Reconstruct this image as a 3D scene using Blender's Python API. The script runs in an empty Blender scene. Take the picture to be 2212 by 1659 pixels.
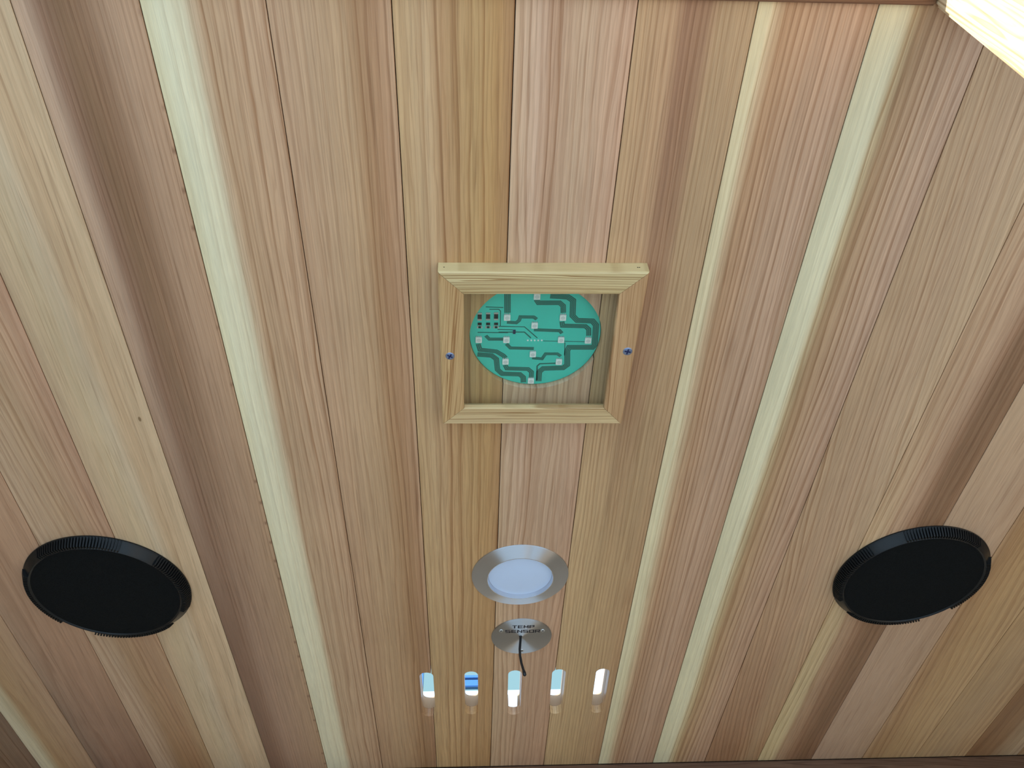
import bpy, bmesh, math, random
from mathutils import Vector, Matrix
random.seed(7)
sc = bpy.context.scene
COL = sc.collection

# ------------------------------------------------------------------ camera
ZC = 1.9                       # ceiling height
CAMZ = ZC - 0.604666
el, yaw, roll = 0.863134, 0.0729454, -0.0548332
fwd = Vector((math.sin(yaw)*math.cos(el), math.cos(yaw)*math.cos(el), math.sin(el)))
rt = Vector((math.cos(yaw), -math.sin(yaw), 0))
up = rt.cross(fwd)
r2 = rt*math.cos(roll) + up*math.sin(roll)
u2 = -rt*math.sin(roll) + up*math.cos(roll)
cd = bpy.data.cameras.new('camera')
cam = bpy.data.objects.new('camera', cd); COL.objects.link(cam)
cd.sensor_fit = 'HORIZONTAL'; cd.sensor_width = 36.0
cd.lens = 1799.49/2212*36.0
cd.clip_start = 0.01
M = Matrix((r2, u2, -fwd)).transposed().to_4x4()
M.translation = Vector((0, 0, CAMZ))
cam.matrix_world = M
sc.camera = cam

# ------------------------------------------------------------------ sky, sun, exposure
W = bpy.data.worlds.new('sky'); sc.world = W; W.use_nodes = True
bg = W.node_tree.nodes['Background']
bg.inputs['Color'].default_value = (0.515, 0.745, 0.98, 1)
bg.inputs['Strength'].default_value = 2.5
sd = bpy.data.lights.new('sun', 'SUN'); sd.energy = 8.5; sd.angle = 0.01; sd.color = (.88, .95, 1.0)
so = bpy.data.objects.new('sun', sd); COL.objects.link(so)
so.rotation_euler = Vector((0.95, 0.24, -0.11)).to_track_quat('-Z', 'Y').to_euler()
so.location = (-2, -3, 3)
sc.view_settings.view_transform = 'Standard'
sc.view_settings.look = 'None'
sc.view_settings.exposure = 0.15
sc.view_settings.gamma = 1.0
sc.view_settings.use_curve_mapping = False

# ------------------------------------------------------------------ helpers
def lin(c):
    return tuple(((v/255.0)/12.92 if v/255.0 <= .04045 else (((v/255.0)+.055)/1.055)**2.4) for v in c[:3]) + (1,)

def mesh_obj(name, verts, faces, mat=None, parent=None, smooth=None):
    me = bpy.data.meshes.new(name)
    me.from_pydata([tuple(v) for v in verts], [], faces)
    bm = bmesh.new(); bm.from_mesh(me)
    bmesh.ops.recalc_face_normals(bm, faces=bm.faces)
    bm.to_mesh(me); bm.free()
    if smooth is not None:
        for p in me.polygons: p.use_smooth = True
        me.set_sharp_from_angle(angle=math.radians(smooth))
    o = bpy.data.objects.new(name, me); COL.objects.link(o)
    if mat: me.materials.append(mat)
    if parent: o.parent = parent
    return o

def box_data(x0, x1, y0, y1, z0, z1, base=0):
    v = [(x0,y0,z0),(x1,y0,z0),(x1,y1,z0),(x0,y1,z0),(x0,y0,z1),(x1,y0,z1),(x1,y1,z1),(x0,y1,z1)]
    f = [(0,3,2,1),(4,5,6,7),(0,1,5,4),(1,2,6,5),(2,3,7,6),(3,0,4,7)]
    return v, [tuple(i+base for i in q) for q in f]

def box(name, x0, x1, y0, y1, z0, z1, mat, parent=None):
    v, f = box_data(x0, x1, y0, y1, z0, z1)
    return mesh_obj(name, v, f, mat, parent)

def bevel_box(name, x0, x1, y0, y1, z0, z1, b, mat, parent=None):
    v, f = box_data(x0, x1, y0, y1, z0, z1)
    o = mesh_obj(name, v, f, mat, parent)
    bm = bmesh.new(); bm.from_mesh(o.data)
    bmesh.ops.bevel(bm, geom=bm.edges[:], offset=b, segments=2, affect='EDGES')
    bm.to_mesh(o.data); bm.free()
    return o

def lathe(name, prof, n, mat, parent=None, smooth=35, center=(0, 0), close=False):
    V, F = [], []
    m = len(prof)
    for i in range(n):
        a = 2*math.pi*i/n
        for r, z in prof: V.append((center[0]+r*math.cos(a), center[1]+r*math.sin(a), z))
    for i in range(n):
        j = (i+1) % n
        for k in range(m - (0 if close else 1)):
            k2 = (k+1) % m
            F.append((i*m+k, j*m+k, j*m+k2, i*m+k2))
    if not close:
        if prof[0][0] > 1e-6: F.append(tuple(i*m for i in range(n)))
        if prof[-1][0] > 1e-6: F.append(tuple(i*m+m-1 for i in range(n)))
    return mesh_obj(name, V, F, mat, parent, smooth)

def empty(name, loc, label=None, cat=None, group=None):
    o = bpy.data.objects.new(name, None); COL.objects.link(o); o.location = loc
    o.empty_display_size = .02
    if label: o['label'] = label
    if cat: o['category'] = cat
    if group: o['group'] = group
    return o

def ribbon_data(pts, w, z0, z1, base=0):
    """mitred flat strip along pts with thickness"""
    n = len(pts); L, Rr = [], []
    for i in range(n):
        p = Vector(pts[i])
        d1 = (p - Vector(pts[i-1])).normalized() if i > 0 else None
        d2 = (Vector(pts[i+1]) - p).normalized() if i < n-1 else None
        if d1 is None: d1 = d2
        if d2 is None: d2 = d1
        nn = (Vector((-d1.y, d1.x)) + Vector((-d2.y, d2.x)))
        nn.normalize()
        k = max(.5, nn.dot(Vector((-d1.y, d1.x))))
        L.append(p + nn*w/2/k); Rr.append(p - nn*w/2/k)
    V, F = [], []
    for a, b in zip(L, Rr):
        V += [(a.x, a.y, z0), (b.x, b.y, z0), (a.x, a.y, z1), (b.x, b.y, z1)]
    for i in range(n-1):
        q, s = 4*i, 4*(i+1)
        F += [(q, q+1, s+1, s), (q+2, s+2, s+3, q+3), (q, s, s+2, q+2), (q+1, q+3, s+3, s+1)]
    F += [(0, 2, 3, 1), (4*n-4, 4*n-3, 4*n-1, 4*n-2)]
    return V, [tuple(i+base for i in f) for f in F]

def offset_line(pts, d):
    out = []; n = len(pts)
    for i in range(n):
        p = Vector(pts[i])
        d1 = (p - Vector(pts[i-1])).normalized() if i > 0 else None
        d2 = (Vector(pts[i+1]) - p).normalized() if i < n-1 else None
        d1 = d1 or d2; d2 = d2 or d1
        nn = (Vector((-d1.y, d1.x)) + Vector((-d2.y, d2.x))).normalized()
        k = max(.5, nn.dot(Vector((-d1.y, d1.x))))
        out.append(p + nn*d/k)
    return out

def tube(name, pts, radii, mat, parent=None, n=10):
    V, F = [], []
    for i, (p, r) in enumerate(zip(pts, radii)):
        p = Vector(p)
        a = Vector(pts[max(0, i-1)]); b = Vector(pts[min(len(pts)-1, i+1)])
        t = (b-a).normalized(); x = t.cross(Vector((0, 1, 0))).normalized(); y = t.cross(x)
        for k in range(n):
            th = 2*math.pi*k/n
            V.append(p + x*r*math.cos(th) + y*r*math.sin(th))
    for i in range(len(pts)-1):
        for k in range(n):
            k2 = (k+1) % n
            F.append((i*n+k, i*n+k2, (i+1)*n+k2, (i+1)*n+k))
    F.append(tuple(range(n))); F.append(tuple(range((len(pts)-1)*n, len(pts)*n)))
    return mesh_obj(name, V, F, mat, parent, 60)

# ------------------------------------------------------------------ materials
class G:
    def __init__(s, name):
        s.m = bpy.data.materials.new(name); s.m.use_nodes = True
        s.t = s.m.node_tree; s.N = s.t.nodes
        s.b = s.N['Principled BSDF']
    def link(s, a, b): s.t.links.new(a, b)
    def put(s, sock, v):
        if isinstance(v, bpy.types.NodeSocket): s.link(v, sock)
        else: sock.default_value = v
    def math(s, op, a, b=0.0, c=0.0, clamp=False):
        n = s.N.new('ShaderNodeMath'); n.operation = op; n.use_clamp = clamp
        s.put(n.inputs[0], a); s.put(n.inputs[1], b); s.put(n.inputs[2], c)
        return n.outputs[0]
    def comb(s, x, y, z):
        n = s.N.new('ShaderNodeCombineXYZ')
        for i, v in enumerate((x, y, z)): s.put(n.inputs[i], v)
        return n.outputs[0]
    def noise(s, vec, scale=1.0, detail=2.0, rough=.5):
        n = s.N.new('ShaderNodeTexNoise'); s.put(n.inputs['Vector'], vec)
        n.inputs['Scale'].default_value = scale; n.inputs['Detail'].default_value = detail
        n.inputs['Roughness'].default_value = rough
        return n.outputs['Fac']
    def smooth(s, v, a, b, lo=0.0, hi=1.0):
        n = s.N.new('ShaderNodeMapRange'); n.interpolation_type = 'SMOOTHSTEP'
        s.put(n.inputs['Value'], v); n.inputs['From Min'].default_value = a; n.inputs['From Max'].default_value = b
        s.put(n.inputs['To Min'], lo); s.put(n.inputs['To Max'], hi)
        return n.outputs['Result']
    def ramp(s, fac, stops, tint=(1, 1, 1)):
        n = s.N.new('ShaderNodeValToRGB'); s.put(n.inputs[0], fac)
        e = n.color_ramp.elements
        while len(e) < len(stops): e.new(.5)
        for q, (p, c) in zip(e, stops): q.position = p
        for q, (p, c) in zip(e, stops):
            l = lin(c); q.color = (l[0]*tint[0], l[1]*tint[1], l[2]*tint[2], 1)
        return n.outputs[0]
    def mix(s, fac, a, b, mode='MIX'):
        n = s.N.new('ShaderNodeMix'); n.data_type = 'RGBA'; n.blend_type = mode
        s.put(n.inputs['Factor'], fac); s.put(n.inputs['A'], a); s.put(n.inputs['B'], b)
        return n.outputs['Result']
    def coords(s):
        n = s.N.new('ShaderNodeTexCoord'); q = s.N.new('ShaderNodeSeparateXYZ')
        s.link(n.outputs['Object'], q.inputs[0]); return q.outputs[0], q.outputs[1], q.outputs[2]

def plain(name, rgb, rough=.5, metal=0.0, spec=.5, **kw):
    g = G(name)
    x, y, z = g.coords()
    n = g.noise(g.comb(x, y, z), kw.get('ns', 60), 3)
    c = lin(rgb)
    d = tuple(v*kw.get('var', .85) for v in c[:3]) + (1,)
    g.put(g.b.inputs['Base Color'], g.mix(n, c, d))
    g.b.inputs['Roughness'].default_value = rough; g.b.inputs['Metallic'].default_value = metal
    g.b.inputs['Specular IOR Level'].default_value = spec
    return g.m

TINT = (1.02, .995, 1.02)       # cedar seen by daylight
def wood(name, x0, w, near, far=None, axis='Y', v0=.15, vl=1.15, n=9, line=.35, wob=.5, warp=.05, slant=0.0,
         bow=0.0, pore=.16, band=.10, blotch=.12, seed=0.0, chips=False, knots=(), rough=.42, sharp=.62, gain=1.0, vmid=.5, tint=(1, 1, 1)):
    """cedar: colour across the board (near end / far end), growth-ring lines, pores"""
    g = G(name)
    X, Y, Z = g.coords()
    if axis == 'X': X, Y = Y, X
    if axis == 'ZX': X, Y, Z = Z, X, Y      # grain along X on an upright face
    if axis == 'YZ': X, Y, Z = Y, Z, X      # grain upright
    u = g.math('DIVIDE', g.math('SUBTRACT', X, x0), w)
    v = g.math('DIVIDE', g.math('SUBTRACT', Y, v0), vl)
    # slow wander of the grain along the board
    w1 = g.noise(g.comb(g.math('MULTIPLY', u, .7), g.math('MULTIPLY', Y, 3.0), seed), 1, 1)
    uu = g.math('ADD', u, g.math('MULTIPLY', g.math('SUBTRACT', w1, .5), warp*2))
    vc = g.math('SUBTRACT', v, .5)
    sl = g.math('ADD', g.math('MULTIPLY', vc, slant), g.math('MULTIPLY', g.math('MULTIPLY', vc, vc), bow))
    ug = g.math('ADD', uu, sl)
    ca = g.ramp(uu, near, tint)
    if far:
        cb = g.ramp(uu, far, tint)
        ca = g.mix(g.smooth(v, vmid-.35, vmid+.35), ca, cb)
    # growth rings
    wn = g.noise(g.comb(g.math('MULTIPLY', ug, 3.3), g.math('MULTIPLY', Y, 2.2), seed+3.1), 1, 2)
    wf = g.noise(g.comb(g.math('MULTIPLY', ug, 7.0), g.math('MULTIPLY', Y, 9.0), seed+8.1), 1, 2)
    ph = g.math('ADD', g.math('MULTIPLY', ug, n), g.math('ADD', g.math('MULTIPLY', wn, wob*6), g.math('MULTIPLY', wf, wob*.9)))
    fr = g.math('FRACT', ph)
    ln = g.math('MULTIPLY', g.math('POWER', g.smooth(fr, sharp-.45, sharp+.26), 2.2), g.smooth(fr, .93, 1.0, 1.0, 0.0))
    fr2 = g.math('FRACT', g.math('MULTIPLY_ADD', ph, 2.37, g.math('MULTIPLY', wf, 1.5)))
    ln2 = g.math('MULTIPLY', g.smooth(fr2, .5, .9), g.smooth(fr2, .9, 1.0, 1.0, 0.0))
    wh = g.N.new('ShaderNodeTexWhiteNoise'); wh.noise_dimensions = '1D'
    g.put(wh.inputs['W'], g.math('ADD', g.math('FLOOR', ph), seed))
    ln = g.math('MULTIPLY', ln, g.math('MULTIPLY_ADD', wh.outputs['Value'], 1.0, .35))
    ln = g.math('ADD', ln, g.math('MULTIPLY', ln2, .38))
    step = g.math('MULTIPLY', g.math('SUBTRACT', wh.outputs['Value'], .5), g.smooth(fr, 0.0, .9, 1.0, .2))
    pale = g.N.new('ShaderNodeSeparateColor'); g.link(ca, pale.inputs[0])
    # sapwood shows weaker rings
    weak = g.smooth(pale.outputs[2], .28, .42, 1.0, .3)
    lf = g.math('MULTIPLY', g.math('MULTIPLY', ln, line), weak)
    c = g.mix(lf, ca, g.mix(1.0, ca, (.52, .38, .27, 1), 'MULTIPLY'))
    # pores and bands
    pn = g.noise(g.comb(g.math('MULTIPLY', X, 1400), g.math('MULTIPLY', Y, 45), g.math('ADD', g.math('MULTIPLY', Z, 300), seed)), 1, 2, .6)
    pn2 = g.noise(g.comb(g.math('MULTIPLY', ug, w*420), g.math('MULTIPLY', Y, 5), seed), 1, 3, .65)
    bn = g.noise(g.comb(g.math('MULTIPLY', ug, 5.0), g.math('MULTIPLY', Y, .9), seed+5), 1, 3, .6)
    bl = g.noise(g.comb(g.math('MULTIPLY', X, 9), g.math('MULTIPLY', Y, 5), seed+9), 1, 2)
    k = g.math('MULTIPLY_ADD', g.math('SUBTRACT', pn, .5), pore*2, 1.0)
    k = g.math('MULTIPLY', k, g.math('MULTIPLY_ADD', g.math('SUBTRACT', pn2, .5), pore*2.2, 1.0))
    k = g.math('MULTIPLY', k, g.math('MULTIPLY_ADD', g.math('SUBTRACT', bn, .5), band*2.4, 1.0))
    k = g.math('MULTIPLY', k, g.math('MULTIPLY_ADD', g.math('SUBTRACT', bl, .5), blotch*2, gain))
    k = g.math('MULTIPLY', k, g.math('MULTIPLY_ADD', step, .10, 1.0))
    c = g.mix(1.0, c, g.comb(k, k, k), 'MULTIPLY')
    dn = g.noise(g.comb(g.math('MULTIPLY', X, 620), g.math('MULTIPLY', Y, 11), g.math('ADD', g.math('MULTIPLY', Z, 200), seed+2)), 1, 1)
    c = g.mix(g.math('MULTIPLY', g.smooth(dn, .57, .70, 0.0, pore*1.6), g.math('POWER', weak, 1.5)), c, g.mix(1.0, c, (.40, .27, .18, 1), 'MULTIPLY'))
    if chips:      # planer nicks along the right-hand edge
        t = g.math('ABSOLUTE', g.math('SUBTRACT', g.math('FRACT', g.math('MULTIPLY', Y, 30.0)), .5))
        e = g.math('MULTIPLY', g.smooth(t, .0, .14, 1.0, .0), g.smooth(u, .955, .975))
        e = g.math('MULTIPLY', e, g.smooth(g.noise(g.comb(3.0, g.math('MULTIPLY', Y, 14), seed), 1, 1), .42, .52))
        c = g.mix(g.math('MULTIPLY', e, .55), c, lin((105, 62, 40)))
    for (kx, ky, kr, kc) in knots:
        dx = g.math('DIVIDE', g.math('SUBTRACT', X, kx), kr); dy = g.math('DIVIDE', g.math('SUBTRACT', Y, ky), kr*2.2)
        d = g.math('ADD', g.math('MULTIPLY', dx, dx), g.math('MULTIPLY', dy, dy))
        c = g.mix(g.smooth(d, .2, 1.0, .8, 0.0), c, lin(kc))
    g.put(g.b.inputs['Base Color'], c)
    g.put(g.b.inputs['Roughness'], g.math('MULTIPLY_ADD', pn2, .12, rough-.06))
    g.b.inputs['Specular IOR Level'].default_value = .45
    bp = g.N.new('ShaderNodeBump'); bp.inputs['Strength'].default_value = .12; bp.inputs['Distance'].default_value = .0006
    g.put(bp.inputs['Height'], g.math('ADD', pn2, g.math('MULTIPLY', ln, -.5)))
    g.link(bp.outputs[0], g.b.inputs['Normal'])
    return g.m

# ------------------------------------------------------------------ the ceiling
XJ = {}          # joint positions and their small drift along the length
for k in range(-8, 15): XJ[k] = (-.22567 + .085*k, 0.0)
XJ.update({-4: (-.5690, -.001), -3: (-.4804, -.0026), -2: (-.3949, 0), -1: (-.3105, .0005), 0: (-.2248, .0008), 1: (-.1400, .0010),
           2: (-.0555, 0), 3: (.0288, -.0009), 4: (.1131, -.0018), 5: (.1982, 0), 6: (.2844, .0013), 7: (.3687, -.0013),
           8: (.4544, -.0017), 9: (.5409, -.0011), 10: (.6232, 0), 11: (.7095, 0), 12: (.7935, -.001)})
Y0, Y1 = 0.150, 1.3034
TH = .012
dark = plain('joint_shadow_wood', (70, 45, 30), .8)
raw = plain('raw_wood_core', (176, 140, 106), .7, var=.8, ns=40)

def cut(o, cutters):
    for c in cutters:
        md = o.modifiers.new('b', 'BOOLEAN'); md.object = c; md.operation = 'DIFFERENCE'; md.solver = 'EXACT'
    dg = bpy.context.evaluated_depsgraph_get()
    me = bpy.data.meshes.new_from_object(o.evaluated_get(dg))
    old = o.data; o.modifiers.clear(); o.data = me; bpy.data.meshes.remove(old)

def stadium(x0, y0, x1, y1, w, z0, z1):
    a = Vector((x0, y0)); b = Vector((x1, y1)); d = (b-a).normalized(); r = w/2
    a = a + d*r; b = b - d*r; th = math.atan2(d.y, d.x); P = []
    for i in range(13): t = th + math.pi/2 + math.pi*i/12; P.append((a.x+r*math.cos(t), a.y+r*math.sin(t)))
    for i in range(13): t = th - math.pi/2 + math.pi*i/12; P.append((b.x+r*math.cos(t), b.y+r*math.sin(t)))
    n = len(P)
    V = [(x, y, z0) for x, y in P] + [(x, y, z1) for x, y in P]
    F = [tuple(range(n)), tuple(range(n, 2*n))] + [(i, (i+1) % n, n+(i+1) % n, n+i) for i in range(n)]
    return V, F

SLOTS = [(-.0621, 1.0272, -.0619, 1.1440), (-.0018, 1.0262, -.0008, 1.1405), (.0579, 1.0252, .0597, 1.1440),
         (.1177, 1.0242, .1200, 1.1436), (.1780, 1.0248, .1803, 1.1430)]
cutters = []
for i, (a, b, c, d) in enumerate(SLOTS):
    V, F = stadium(a, b, c, d, .0186, ZC-.02, ZC+.06)
    cutters.append(mesh_obj('cutter', V, F))
HC = (.0576, .4609); HR = .0605
hole = lathe('cutter', [(HR, ZC-.02), (HR, ZC+.0119)], 96, None, None, 30, HC)

ceiling = box('ceiling', -1.0, 1.10, .150, 1.33, ZC+TH, ZC+.029, raw)
ceiling['kind'] = 'structure'
V, F = stadium(.0572, 1.03, .0606, 1.205, .0135, ZC+TH-.004, ZC+.06)
ext = mesh_obj('cutter', V, F)
cut(ceiling, cutters + [ext])

T = {}   # colours across each plank: (near end), (far end), options
T[-8] = dict(near=[(0,(120,92,66)),(1,(130,100,74))])
T[-7] = dict(near=[(0,(120,92,66)),(1,(130,100,74))])
T[-6] = dict(near=[(0,(140,110,80)),(1,(132,104,80))])
T[-5] = dict(near=[(0,(206,190,156)),(.2,(205,188,150)),(.36,(178,142,100)),(1,(182,146,112))], n=5, line=.2)
T[-4] = dict(near=[(0,(196,158,124)),(.4,(186,146,112)),(1,(190,150,116))], far=[(0,(124,98,78)),(.3,(146,112,88)),(.6,(156,118,92)),(1,(150,112,84))],
             n=5, line=.25, blotch=.2, slant=.2, vmid=.72)
T[-3] = dict(near=[(0,(196,164,130)),(.5,(190,156,120)),(1,(192,150,118))], far=[(0,(186,152,120)),(.2,(188,156,124)),(.45,(162,122,82)),(.75,(166,124,84)),(1,(184,148,104))],
             n=12, line=.28, slant=-.5, vmid=.72)
T[-2] = dict(near=[(0,(202,170,132)),(.3,(206,178,138)),(.5,(208,182,146)),(.65,(202,168,128)),(1,(204,174,136))], n=6, line=.16, warp=.10, band=.14,
             knots=[(-.3224, .561, .0018, (120, 90, 55))])
T[-1] = dict(near=[(0,(196,160,128)),(.10,(196,162,132)),(.22,(150,114,88)),(.38,(138,104,74)),(.55,(150,114,84)),(.75,(182,146,114)),(1,(190,152,118))],
             far=[(0,(136,100,76)),(.22,(146,110,84)),(.38,(170,134,106)),(.7,(178,142,110)),(1,(182,146,110))], n=22, line=.22, warp=.06, chips=True, vmid=.42)
T[0] = dict(near=[(0,(224,210,166)),(.12,(228,218,180)),(.30,(226,212,174)),(.40,(204,174,138)),(.46,(194,158,120)),(1,(200,162,126))],
            far=[(0,(228,214,174)),(.12,(226,214,176)),(.36,(226,210,170)),(.44,(198,164,126)),(1,(196,156,118))], n=10, line=.5, wob=.35, warp=.02, sharp=.72)
T[1] = dict(near=[(0,(198,160,124)),(.3,(200,164,126)),(.58,(194,158,118)),(.68,(178,138,98)),(.85,(182,140,102)),(1,(194,156,120))],
            far=[(0,(188,148,110)),(.4,(192,154,112)),(.6,(186,146,104)),(.78,(170,128,86)),(.95,(174,130,90)),(1,(186,144,110))], n=14, line=.32, warp=.03)
T[2] = dict(near=[(0,(200,164,118)),(.25,(200,166,124)),(.4,(186,146,102)),(.65,(196,158,106)),(.85,(194,152,98)),(.94,(178,136,90)),(1,(184,142,96))],
            far=[(0,(200,162,112)),(.5,(194,152,102)),(1,(186,142,92))], n=8, line=.52, wob=.25, warp=.02, sharp=.74)
T[3] = dict(near=[(0,(208,174,138)),(.25,(204,170,140)),(.34,(188,150,118)),(.6,(206,172,138)),(1,(204,164,132))],
            far=[(0,(206,170,130)),(.5,(200,160,124)),(1,(196,152,116))], n=12, line=.36, wob=.6, warp=.08)
T[4] = dict(near=[(0,(196,160,118)),(.34,(190,152,114)),(.44,(160,120,90)),(.62,(164,126,94)),(.72,(180,148,110)),(1,(192,158,118))],
            far=[(0,(206,170,122)),(.4,(198,162,114)),(.75,(194,156,110)),(1,(188,146,102))], n=20, line=.30, warp=.05, vmid=.40)
T[5] = dict(near=[(0,(226,206,160)),(.10,(228,210,166)),(.17,(210,178,138)),(.25,(186,146,108)),(.5,(194,156,122)),(.85,(200,162,130)),(1,(190,152,118))],
            far=[(0,(228,212,168)),(.14,(228,210,164)),(.24,(208,174,132)),(.32,(184,142,104)),(.7,(198,158,124)),(1,(186,144,110))], n=16, line=.38, wob=.45, warp=.025)
T[6] = dict(near=[(0,(224,210,168)),(.24,(226,212,172)),(.32,(204,176,132)),(.40,(182,144,104)),(.7,(198,160,126)),(1,(196,158,128))],
            far=[(0,(224,210,166)),(.26,(226,212,170)),(.36,(210,182,134)),(.44,(184,146,102)),(.75,(196,156,120)),(1,(190,148,114))], n=13, line=.40, wob=.45, warp=.03)
T[7] = dict(near=[(0,(192,156,118)),(.5,(196,160,124)),(1,(204,170,132))],
            far=[(0,(172,126,88)),(.5,(166,120,82)),(.8,(184,144,102)),(1,(176,132,90))], n=15, line=.34, slant=-1.1, wob=.5, warp=.05, vmid=.72)
T[8] = dict(near=[(0,(202,164,126)),(.45,(196,158,124)),(.58,(172,132,100)),(.68,(146,110,80)),(1,(156,118,86))],
            far=[(0,(216,188,136)),(.22,(214,186,136)),(.34,(186,148,110)),(.58,(158,116,82)),(.8,(136,98,66)),(1,(146,106,74))], n=10, line=.36, wob=.5, warp=.05, vmid=.62)
T[9] = dict(near=[(0,(206,170,132)),(.6,(204,168,132)),(1,(200,162,126))], far=[(0,(190,154,122)),(.6,(188,152,120)),(1,(182,146,112))], n=5, line=.12, warp=.05)
T[10] = dict(near=[(0,(186,146,104)),(.12,(178,136,92)),(.5,(192,152,104)),(1,(194,156,110))], n=9, line=.26, slant=-.7)
T[11] = dict(near=[(0,(190,152,106)),(.5,(188,152,110)),(1,(188,148,104))], n=9, line=.2, slant=-.4)
T[12] = dict(near=[(0,(150,108,70)),(.4,(158,118,80)),(.8,(190,158,120)),(1,(190,158,124))], n=5, line=.25, slant=.3)
T[13] = dict(near=[(0,(180,142,100)),(1,(172,134,94))])
GAP = .00036; CH = .0004
for k in range(-8, 14):
    (xa, sa), (xb, sb) = XJ[k], XJ[k+1]
    def ex(x, s, y): return x + s*(y-.7)
    prof = [(0, 0, 1), (0, CH, 0), (1, -CH, 0), (1, 0, 1), (1, 0, 2), (0, 0, 2)]   # side, inset, level
    zl = {0: ZC, 1: ZC+CH, 2: ZC+TH-.0002}
    V = []
    for y in (Y0, Y1 - .0005):
        L = ex(xa, sa, y)+GAP; Rr = ex(xb, sb, y)-GAP
        for side, ins, lv in prof: V.append(((L if side == 0 else Rr)+ins, y, zl[lv]))
    F = [tuple(range(6)), tuple(range(6, 12))] + [(i, (i+1) % 6, 6+(i+1) % 6, 6+i) for i in range(6)]
    o = dict(T[k]); nr = o.pop('near'); fr = o.pop('far', None)
    mat = wood('cedar_plank_%d' % (k+9), xa, xb-xa, nr, fr, seed=k*3.7+40, tint=TINT, **{**o, 'line': o.get('line', .35)*1.25})
    p = mesh_obj('plank', V, F, mat, ceiling)
    cs = []
    if k in (2, 3, 4): cs.append(hole)
    if k == 1: cs += [cutters[0]]
    if k == 2: cs += [cutters[0], cutters[1]]
    if k == 3: cs += [cutters[2], cutters[3]]
    if k == 4: cs += [cutters[3], cutters[4]]
    if cs: cut(p, cs)
for c in cutters + [hole, ext]:
    me = c.data; bpy.data.objects.remove(c); bpy.data.meshes.remove(me)

# ------------------------------------------------------------------ walls, trim, floor
XL, XR = -1.0, 1.10
concrete = plain('showroom_floor', (212, 214, 214), .5, var=.94, ns=8)
floor = box('floor', -6, 6, -6, 8, -.05, 0, concrete); floor['kind'] = 'structure'
wallwood = wood('wall_cedar', 0, .1, [(0,(184,162,136)),(.5,(174,150,124)),(1,(188,166,140))], axis='X', n=1, line=.2)
def boards(name, along, fixed0, fixed1, a0, a1, ztop):
    if along == 'X': core = box(name, a0, a1, fixed0, fixed1, 0, ztop, dark)
    else: core = box(name, fixed0, fixed1, a0, a1, 0, ztop, dark)
    core['kind'] = 'structure'
    return core
wb = boards('wall_back', 'X', Y1+.03, Y1+.06, XL, XR, ZC+.029)
wl = boards('wall_left', 'Y', XL-.04, XL-.012, .150, Y1+.03, ZC+.029)
wr = boards('wall_right', 'Y', XR+.012, XR+.04, .150, Y1+.03, ZC+.029)
for i in range(20):
    z0 = i*.093+.0006; z1 = (i+1)*.093-.0006
    box('board', XL, XR, Y1+.018, Y1+.03, z0, z1, wallwood, wb)
    box('board', XL-.012, XL, .150, Y1+.017, z0, z1, wallwood, wl)
    box('board', XR, XR+.012, .150, Y1+.017, z0, z1, wallwood, wr)
trimwood = wood('dark_trim_cedar', ZC-.07, .07, [(0,(120,82,56)),(.5,(112,74,50)),(1,(116,80,56))], axis='X', v0=0, vl=1, n=9, line=.5, wob=1.2, slant=.4)
# grain of the back trim runs along X over its Z height
tg = wood('back_trim_cedar', ZC-.045, .045, [(0,(112,80,58)),(1,(102,72,52))], axis='ZX', v0=0, vl=1, n=7, line=.75, wob=1.6, warp=.3, slant=.8)
t1 = bevel_box('trim_1', XL, XR, Y1, Y1+.018, ZC-.045, ZC-.0003, .0015, tg); t1['kind'] = 'structure'
# door opening: header and right-hand jamb
hd = bevel_box('trim_2', -.42, .3215, .135, .1665, ZC-.004, ZC+.028, .001, trimwood); hd['kind'] = 'structure'
hd.rotation_euler.z = 0.0
jm = wood('jamb_cedar', 0, .06, [(0,(226,196,156)),(.5,(232,206,168)),(1,(220,186,144))], axis='YZ', n=4, line=.5, wob=1.4)
V, F = box_data(.3225, .365, .02, .1675, 0, ZC+.025)
V = [(x, y + (ZC-z)*.033 if (y > .1 and z < 1) else y, z) for x, y, z in V]
j = mesh_obj('trim_3', V, F, jm); j['kind'] = 'structure'
bm = bmesh.new(); bm.from_mesh(j.data); bmesh.ops.bevel(bm, geom=bm.edges[:], offset=.003, segments=3, affect='EDGES'); bm.to_mesh(j.data); bm.free()

# window of the hall, seen through the vent slots above the roof
blue = plain('blue_painted_metal', (70, 120, 185), .4)
wn = box('window_1', -.225, -.192, 3.0, 3.04, 0, 3.4, blue); wn['kind'] = 'structure'
for x0, x1, z0, z1 in ((-.12, .07, CAMZ+1.742, CAMZ+1.752), (-.12, .07, CAMZ+1.708, CAMZ+1.732)):
    box('glazing_bar', x0, x1, 3.0, 3.03, z0, z1, blue, wn)
g = G('pale_blue_glass'); g.N.remove(g.b)
tr = g.N.new('ShaderNodeBsdfTransparent'); tr.inputs[0].default_value = (.52, .57, .53, 1)
g.link(tr.outputs[0], g.N['Material Output'].inputs[0])
box('pane', -.192, .37, 3.012, 3.016, CAMZ+1.695, 3.4, g.m, wn)

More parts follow.
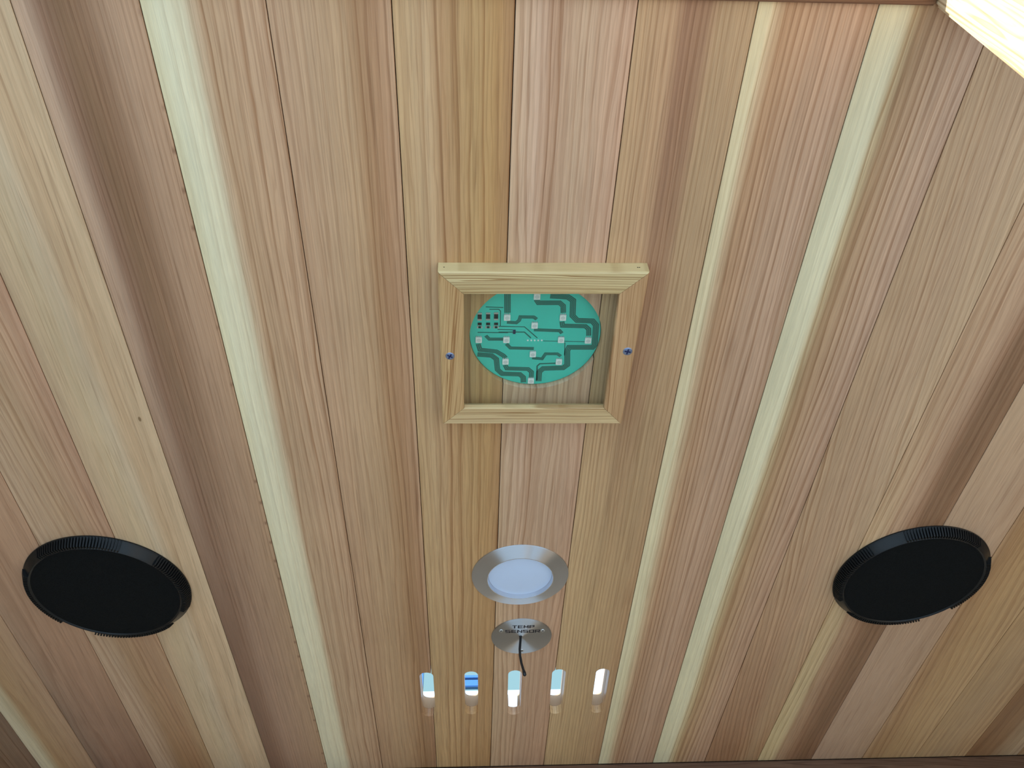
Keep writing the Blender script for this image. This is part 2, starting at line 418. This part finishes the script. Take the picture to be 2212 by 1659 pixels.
# ------------------------------------------------------------------ wooden frame with glass
D = .015
fr = empty('wooden_frame', (.0590, .4680, ZC), 'square mitred pale wood frame with a glass pane, screwed to ceiling', 'frame')
fx, fy = .0590, .4680
O = [(-.0292, .3809), (.1493, .3797), (.1455, .5548), (-.0290, .5546)]
I = [(-.0075, .4028), (.1258, .4019), (.1263, .5337), (-.0080, .5335)]
O = [(x-fx, y-fy) for x, y in O]; I = [(x-fx, y-fy) for x, y in I]
fcol = [(0,(206,182,132)),(.5,(212,190,142)),(1,(198,172,122))]
fmh = wood('frame_wood_across', -.09, .022, fcol, axis='X', v0=0, vl=.2, n=7, line=.8, wob=.7, warp=.2, seed=2, pore=.08)
fmh2 = wood('frame_wood_across_far', .066, .022, [(0,(206,176,128)),(1,(212,182,136))], axis='X', v0=0, vl=.2, n=6, line=.6, wob=.6, warp=.2, seed=12, pore=.08)
fml = wood('frame_wood_along', -.09, .022, [(0,(204,168,118)),(1,(198,158,108))], v0=0, vl=.2, n=5, line=.75, wob=.9, warp=.3, slant=.6, seed=21, pore=.08)
fmr = wood('frame_wood_along_right', .066, .022, [(0,(198,158,114)),(1,(192,150,106))], v0=0, vl=.2, n=4, line=.75, wob=.8, warp=.3, slant=-.5, seed=33, pore=.08)
for i, m in ((0, fmh), (1, fmr), (2, fmh2), (3, fml)):
    j2 = (i+1) % 4
    A, B, a, b = (Vector(O[i]), Vector(O[j2]), Vector(I[i]), Vector(I[j2]))
    dl = (B-A).normalized()*.00018
    A, a, B, b = A+dl, a+dl, B-dl, b-dl
    def sect(o_, i_):
        ch = .0022
        d = (i_-o_).normalized()
        o2 = o_ + d*ch*.9; i2 = i_ - d*.0006
        return [(o_.x, o_.y, 0), (o_.x, o_.y, -D+ch), ((o_+d*ch*.3).x, (o_+d*ch*.3).y, -D+ch*.35), (o2.x, o2.y, -D), (i2.x, i2.y, -D), (i_.x, i_.y, -D+.0006), (i_.x, i_.y, -D+.0052), ((i_-d*.010).x, (i_-d*.010).y, -D+.0052), ((i_-d*.010).x, (i_-d*.010).y, 0)]
    s1, s2 = sect(A, a), sect(B, b); n = len(s1)
    F = [tuple(range(n)), tuple(range(n, 2*n))] + [(q, (q+1) % n, n+(q+1) % n, n+q) for q in range(n)]
    mesh_obj('rail', s1+s2, F, m, fr)
g = G('clear_glass'); g.N.remove(g.b)
tr = g.N.new('ShaderNodeBsdfTransparent'); tr.inputs[0].default_value = (.95, .98, .97, 1)
gl = g.N.new('ShaderNodeBsdfGlossy'); gl.inputs['Roughness'].default_value = .02
fz = g.N.new('ShaderNodeFresnel'); fz.inputs[0].default_value = 1.52
geo = g.N.new('ShaderNodeNewGeometry')
ff = g.math('MULTIPLY', fz.outputs[0], g.math('SUBTRACT', 1.0, geo.outputs['Backfacing']))
mx = g.N.new('ShaderNodeMixShader'); g.link(ff, mx.inputs[0]); g.link(tr.outputs[0], mx.inputs[1]); g.link(gl.outputs[0], mx.inputs[2])
g.link(mx.outputs[0], g.N['Material Output'].inputs[0])
zi = -D+.00525
GI = []
for i in range(4):
    d = (Vector(I[i])-Vector(O[i])).normalized(); GI.append(tuple(Vector(I[i])-d*.008))
mesh_obj('glass_pane', [(x, y, z) for z in (zi, zi+.003) for x, y in GI], [(0,1,2,3),(4,5,6,7),(0,1,5,4),(1,2,6,5),(2,3,7,6),(3,0,4,7)], g.m, fr)
steel = plain('screw_steel', (150, 168, 205), .3, .9)
sdark = plain('screw_recess', (22, 34, 84), .5, .3)
def screw(x, y, z, r, ang, parent, sub=True, m1=steel, m2=sdark):
    s = lathe('screw', [(0, z-.0004*r/.004), (r*.6, z-.0004*r/.004), (r*.93, z-.0001), (r, z+.0002), (r, z+.001)], 24, m1, parent, 40, (x, y))
    V, F = [], []
    for q in (0, math.pi/2):
        c_, s_ = math.cos(ang+q), math.sin(ang+q)
        p0 = (x-c_*r*.62, y-s_*r*.62); p1 = (x+c_*r*.62, y+s_*r*.62)
        v, f = ribbon_data([p0, p1], r*.3, z-.00055*r/.004-.00002*(q > 0), z, len(V)); V += v; F += f
    mesh_obj('cross_recess', V, F, m2, s)
    return s
screw(-.0203-fx, .4701-fy, -D, .0043, .5, fr)
screw(.1405-fx, .4642-fy, -D, .0046, .2, fr)
nail = plain('nail_hole', (70, 50, 35), .9)
for x, y in ((-.024, .3811), (.1400, .3799), (.1415, .3799)):
    box('nail_head', x-fx-.0005, x-fx+.0005, y-fy-.0004, y-fy+.0003, -.0075, -.0067, nail, fr)

# ------------------------------------------------------------------ circuit board in its round hole
ZB = .0062
cb = empty('circuit_board', (HC[0], HC[1], ZC), 'round green circuit board with white square lights behind the framed glass', 'circuit board')
g = G('green_solder_mask'); x, y, z = g.coords()
nn = g.noise(g.comb(x, y, z), 25, 2)
g.put(g.b.inputs['Base Color'], g.mix(nn, lin((74, 206, 184)), lin((62, 192, 170)))); g.b.inputs['Roughness'].default_value = .3
pcb_m = g.m
trace_m = plain('trace_green', (38, 110, 96), .4)
ledw = plain('led_white', (236, 234, 226), .4, var=.96)
lens = plain('led_lens', (214, 214, 208), .2, var=.95)
silver = plain('solder_silver', (205, 205, 200), .3, .7)
blackc = plain('component_black', (22, 24, 26), .4)
lathe('board', [(0, ZB), (HR-.0004, ZB), (HR-.0004, ZB+.0016), (0, ZB+.0016)], 96, pcb_m, cb, 30)
LED = [(-0.54,-42.27),(-26.41,-19.13),(24.13,-19.4),(-1.17,-10.33),(-51.86,6.25),(-26.37,6.28),(24.2,6.08),(49.34,6.66),(-1.19,23.02),(-26.56,31.97),(23.91,32.13),(-1.5,55.6)]
for i, (x, y) in enumerate(LED):
    x, y = x/1000, y/1000
    l = bevel_box('led', x-.0029, x+.0029, y-.0031, y+.0031, ZB-.0016, ZB-.00005, .0002, ledw, cb)
    lathe('lens', [(0, ZB-.00168), (.0019, ZB-.00168), (.0021, ZB-.0015)], 20, lens, l, 30, (x, y))
    for q in (-.0019, 0, .0019):
        box('pin', x+q-.0005, x+q+.0005, y-.0042, y-.0032, ZB-.0005, ZB-.00005, silver, l)
for x, y in [(-51.16,-19.9),(-43.57,-20.2),(-36.39,-20.37)]:
    x, y = x/1000, y/1000
    r_ = box('resistor', x-.0018, x+.0018, y-.0026, y+.0026, ZB-.0008, ZB-.00005, blackc, cb)
    for s in (-1, 1): box('end_cap', x-.0020, x+.0020, y+s*.0034-.0008, y+s*.0034+.0008, ZB-.0009, ZB-.00005, silver, r_)
for x, y in [(-51.11,-11.67),(-43.46,-11.71),(-36.22,-11.74)]:
    x, y = x/1000, y/1000
    r_ = box('transistor', x-.0018, x+.0018, y-.0012, y+.0012, ZB-.0009, ZB-.00005, blackc, cb)
    for dx in (-.0012, .0012): box('pin', x+dx-.0004, x+dx+.0004, y+.0013, y+.0024, ZB-.0004, ZB-.00005, silver, r_)
for x, y in [(-51.09,-7.84),(-43.41,-7.87),(-36.15,-7.91)]:
    x, y = x/1000, y/1000
    r_ = box('chip_resistor', x-.0012, x+.0012, y-.0009, y+.0009, ZB-.0006, ZB-.00005, blackc, cb)
    for s in (-1, 1): box('end_cap', x+s*.0019-.0006, x+s*.0019+.0006, y-.0011, y+.0011, ZB-.0006, ZB-.00005, silver, r_)
box('diode', -.0206, -.0182, -.0050, -.0008, ZB-.001, ZB-.00005, plain('diode_blue_black', (30, 40, 70), .4), cb)
for x in (-6.61, -3.35, -.2, 3.06, 6.42):
    lathe('solder_point', [(0, ZB-.0008), (.0006, ZB-.0007), (.0009, ZB-.00005)], 12, ledw, cb, 40, (x/1000, .0071))
TR = [
([(-26.84,-46.08),(-26.23,-23.93)],5.97,4),
([(-1.09,-38.75),(1.19,-34.97),(20.07,-35.09),(23.45,-31.93),(24.22,-24.22)],5.01,4),
([(11.21,-42.6),(26.96,-41.45),(31.96,-37.7),(32.75,-21.02),(37.44,-15.81),(51.42,-15.22),(55.09,-10.61),(56.2,12.4),(54.29,15.18),(32.31,15.26),(30.97,19.43),(32.24,36.4),(28.58,40.01),(9.6,40.77),(5.92,45.12),(6.01,56.6)],5.73,4),
([(23.63,-14.42),(24.49,-9.8),(45.52,-9.24),(48.84,-5.92),(49.52,1.49)],4.78,3),
([(-26.47,-13.5),(-17.93,-12.89),(-15.37,-15.53),(-14.45,-19.45),(-2.24,-19.26),(0.53,-16.92)],3.58,3),
([(-1.55,-5.01),(22.2,-4.05),(24.57,-1.11)],3.58,3),
([(-52.98,-1.84),(-25.07,-1.56)],0.96,1),
([(-45.44,1.89),(-42.15,5.94),(-29.19,5.88)],3.58,3),
([(-33.82,-8.85),(-10.28,-8.3),(2.16,4.4)],0.96,1),
([(-33.68,-2.19),(-10.04,-2.3),(-3.8,4.42)],1.19,1),
([(-34.82,-5.26),(-20.88,-4.92)],0.96,1),
([(-26.34,11.33),(-22.39,16.14),(-0.5,16.75)],3.58,3),
([(-52.38,11.43),(-50.71,18.31),(-35.4,20.34),(-28.72,25.21),(-26.44,28.01)],4.78,3),
([(-53.05,23.88),(-39.7,25.24),(-35.23,29.45),(-33.87,42.29),(-29.29,47.35),(-12.46,48.06),(-8.95,51.71),(-8.65,58.2)],5.37,4),
([(-26.77,36.53),(-24.99,40.83),(-4.89,41.52),(-1.37,45.13),(-1.25,52.43)],4.78,3),
([(-1.62,27.95),(7.84,29.05),(10.82,22.99),(21.85,22.96),(25.35,25.76)],3.34,3),
([(21.49,34.28),(5.95,35.03),(3.64,37.9),(4.2,55.37)],1.43,1),
([(7.77,7.78),(47.1,8.59)],0.72,1),
([(-45.78,-30.23),(-30.06,-29.68)],0.96,1),
([(-42.61,-27.69),(-34.22,-27.74),(-32.49,-25.82),(-32.33,-8.86)],0.96,1),
([(28.06,9.76),(28.84,25.04)],0.96,1)]
for pts, w, n in TR:
    pts = [(a/1000, b/1000) for a, b in pts]; w = w/1000
    V, F = [], []
    sw = w/n
    for i in range(n):
        v, f = ribbon_data(offset_line(pts, (i-(n-1)/2)*sw), sw*(.86 if n > 1 else 1), ZB-.00012, ZB-.00001, len(V)); V += v; F += f
    mesh_obj('trace', V, F, trace_m, cb)

# ------------------------------------------------------------------ downlight
dlx, dly = .05674, .81495
dl = empty('downlight', (dlx, dly, ZC), 'round recessed downlight with brushed steel ring and frosted white lens', 'light')
def brushed(name, rgb, rough, aniso):
    g = G(name)
    x, y, z = g.coords()
    rad = g.math('SQRT', g.math('ADD', g.math('MULTIPLY', x, x), g.math('MULTIPLY', y, y)))
    nz = g.noise(g.comb(g.math('MULTIPLY', rad, 2500), 0.0, 0.0), 1, 2)
    g.put(g.b.inputs['Base Color'], g.mix(nz, lin(rgb), tuple(v*.82 for v in lin(rgb)[:3])+(1,)))
    g.b.inputs['Metallic'].default_value = 1; g.b.inputs['Roughness'].default_value = rough
    g.b.inputs['Anisotropic'].default_value = aniso; g.b.inputs['Anisotropic Rotation'].default_value = .25
    tn = g.N.new('ShaderNodeTangent'); tn.direction_type = 'RADIAL'; tn.axis = 'Z'
    g.link(tn.outputs[0], g.b.inputs['Tangent'])
    return g.m
ring_m = brushed('brushed_steel_ring', (226, 226, 230), .50, 1.0)
bev_m = plain('polished_steel', (225, 225, 228), .12, 1.0, var=.98)
lathe('ring', [(.0395, -.0056), (.0560, -.0018), (.0573, -.0012), (.0576, -.0002), (.0395, -.0002)], 96, ring_m, dl, 25, close=True)
lathe('inner_bevel', [(.0394, -.0057), (.0388, -.0057), (.0378, .0000), (.0394, .0000)], 96, bev_m, dl, 25, close=True)
g = G('frosted_diffuser'); x, y, z = g.coords()
g.put(g.b.inputs['Base Color'], g.mix(g.noise(g.comb(x, y, z), 80, 2), lin((186, 202, 226)), lin((182, 198, 223))))
g.b.inputs['Roughness'].default_value = .45
g.b.inputs['Emission Color'].default_value = (.72, .82, 1, 1); g.b.inputs['Emission Strength'].default_value = .07
lathe('diffuser', [(0, -.0018), (.030, -.0016), (.0377, -.0002)], 96, g.m, dl, 40)

# ------------------------------------------------------------------ temperature sensor plate
sx, sy = .06325, .94245
ts = empty('temperature_sensor', (sx, sy, ZC), 'round brushed metal TEMP SENSOR plate with a thin black probe wire', 'sensor')
plate_m = brushed('brushed_sensor_plate', (205, 203, 202), .58, .95)
SR = .03888
lathe('plate', [(0, -.0022), (SR-.0012, -.0022), (SR-.0003, -.0018), (SR, -.0008), (SR, -.0001)], 72, plate_m, ts, 25)
ink = plain('black_ink', (34, 26, 34), .6)
GL = {'T': [((0,1),(1,1)),((.5,1),(.5,0))], 'E': [((0,0),(0,1)),((0,1),(1,1)),((0,.5),(.92,.5)),((0,0),(1,0))],
      'M': [((0,0),(0,1)),((0,1),(.5,.3)),((.5,.3),(1,1)),((1,1),(1,0))], 'P': [((0,0),(0,1)),((0,1),(1,1)),((1,1),(1,.42)),((1,.42),(0,.42))],
      'S': [((1,1),(0,1)),((0,1),(0,.5)),((0,.5),(1,.5)),((1,.5),(1,0)),((1,0),(0,0))], 'N': [((0,0),(0,1)),((0,1),(1,0)),((1,0),(1,1))],
      'O': [((0,0),(0,1)),((0,1),(1,1)),((1,1),(1,0)),((1,0),(0,0))], 'R': [((0,0),(0,1)),((0,1),(1,1)),((1,1),(1,.45)),((1,.45),(0,.45)),((.5,.45),(1,0))]}
def word(txt, x0, x1, yb, yt):
    n = len(txt); gap = .22; cw = (x1-x0)/(n+gap*(n-1)); V, F = [], []
    th = .00108
    for i, ch in enumerate(txt):
        ox = x0 + i*cw*(1+gap)
        for k_, ((ax, ay), (bx, by)) in enumerate(GL[ch]):
            hh = (yb-yt)-th; ww = cw-th
            p = Vector((ox+th/2+ax*ww, yb-th/2-ay*hh)); q = Vector((ox+th/2+bx*ww, yb-th/2-by*hh))
            d = (q-p).normalized()*th/2
            wd = th*(1.45 if abs(d.x) < abs(d.y)*.3 else 1.0)
            v, f = ribbon_data([p-d, q+d], wd, -.00232-.000004*k_, -.0021, len(V)); V += v; F += f
    return mesh_obj('lettering', V, F, ink, ts)
word('TEMP', .0506-sx, .0785-sx, .9219-sy, .9155-sy)['label'] = 'TEMP in dark wide capitals'
word('SENSOR', .0422-sx, .0862-sx, .9320-sy, .9256-sy)['label'] = 'SENSOR in dark wide capitals'
bright = plain('bright_screw', (225, 228, 228), .22, .9)
for x, y, a in ((.0366, .9270, .3), (.0898, .9278, .9), (.0649, .9731, .5)):
    screw(x-sx, y-sy, -.0024, .0028, a, ts, m1=bright, m2=plain('screw_slot_grey', (70, 72, 76), .5, .5))
black = plain('wire_black', (16, 17, 20), .45)
lathe('grommet', [(0, -.0028), (.0016, -.0028), (.0022, -.0022)], 20, black, ts, 40, (.0620-sx, .9404-sy))
base = Vector((sx, sy, .604666))
wp = [(.0620,.9404,.6040),(.0613,.9404,.595),(.0601,.9404,.5841),(.0601,.9404,.5747),(.0614,.9404,.5642),(.0634,.9404,.5550),(.0642,.9404,.5515),(.0647,.9404,.5482),(.0650,.9404,.5468)]
tube('probe_wire', [Vector(p)-base for p in wp], [.0016]*6+[.0023, .0023, .0010], black, ts)

# ------------------------------------------------------------------ loudspeakers
rim_m = plain('speaker_rim_black', (14, 16, 17), .30, var=.9, spec=.35)
rib_m = plain('speaker_rib_black', (11, 12, 13), .5, var=.9, spec=.25)
g = G('speaker_grille_black'); x, y, z = g.coords()
vo = g.N.new('ShaderNodeTexVoronoi'); g.put(vo.inputs['Vector'], g.comb(x, y, 0.0)); vo.inputs['Scale'].default_value = 700
g.put(g.b.inputs['Base Color'], g.mix(g.smooth(vo.outputs['Distance'], .3, .5), lin((4, 5, 5)), lin((13, 15, 16))))
g.b.inputs['Roughness'].default_value = .8; g.b.inputs['Specular IOR Level'].default_value = .12
gr_m = g.m
def speaker(cx, cy, a0, label):
    s = empty('ceiling_speaker', (cx, cy, ZC), label, 'speaker', 'black ceiling speakers')
    R1, R2, t = .0930, .0848, .0118
    lathe('bezel', [(R1-.004, -.0003), (R1, -.0003), (R1, -.0016), (R1-.0022, -.0034), (R2+.0012, -t+.002), (R2-.0010, -t), (R2-.0026, -t+.0008), (R2-.004, -t+.0030), (R2-.006, -.0003)], 128, rim_m, s, 40, close=True)
    lathe('grille', [(0, -t+.0004), (R2*.6, -t+.0005), (R2-.0028, -t+.0014)], 96, gr_m, s, 40)
    # ribbed sections of the rim between four smooth panels
    nr = 168
    for sec in range(4):
        V, F = [], []
        for i in range(nr):
            a = 2*math.pi*i/nr
            rel = (a-a0-sec*math.pi/2) % (2*math.pi)
            if not (math.radians(13) < rel < math.radians(77)): continue
            w = .0009; ca, sa = math.cos(a), math.sin(a)
            b = len(V)
            for r, zz in ((R1-.003, -.0030), (R1+.0004, -.0028), (R2+.0050, -t+.0016), (R2+.0036, -t-.0004), (R2-.0012, -t+.0002), (R2-.0010, -t+.003)):
                V += [(r*ca-w*sa, r*sa+w*ca, zz), (r*ca+w*sa, r*sa-w*ca, zz)]
            F += [(b, b+2, b+4, b+6, b+8, b+10), (b+1, b+11, b+9, b+7, b+5, b+3)]
            for q in range(6):
                q2 = (q+1) % 6
                F.append((b+2*q, b+2*q+1, b+2*q2+1, b+2*q2))
        mesh_obj('ribbed_rim', V, F, rib_m, s)
    return s
speaker(-.4249, .8278, math.radians(-52), 'round black ceiling speaker at the left, beside the long pale plank')
speaker(.5340, .8222, math.radians(-128), 'round black ceiling speaker at the right')
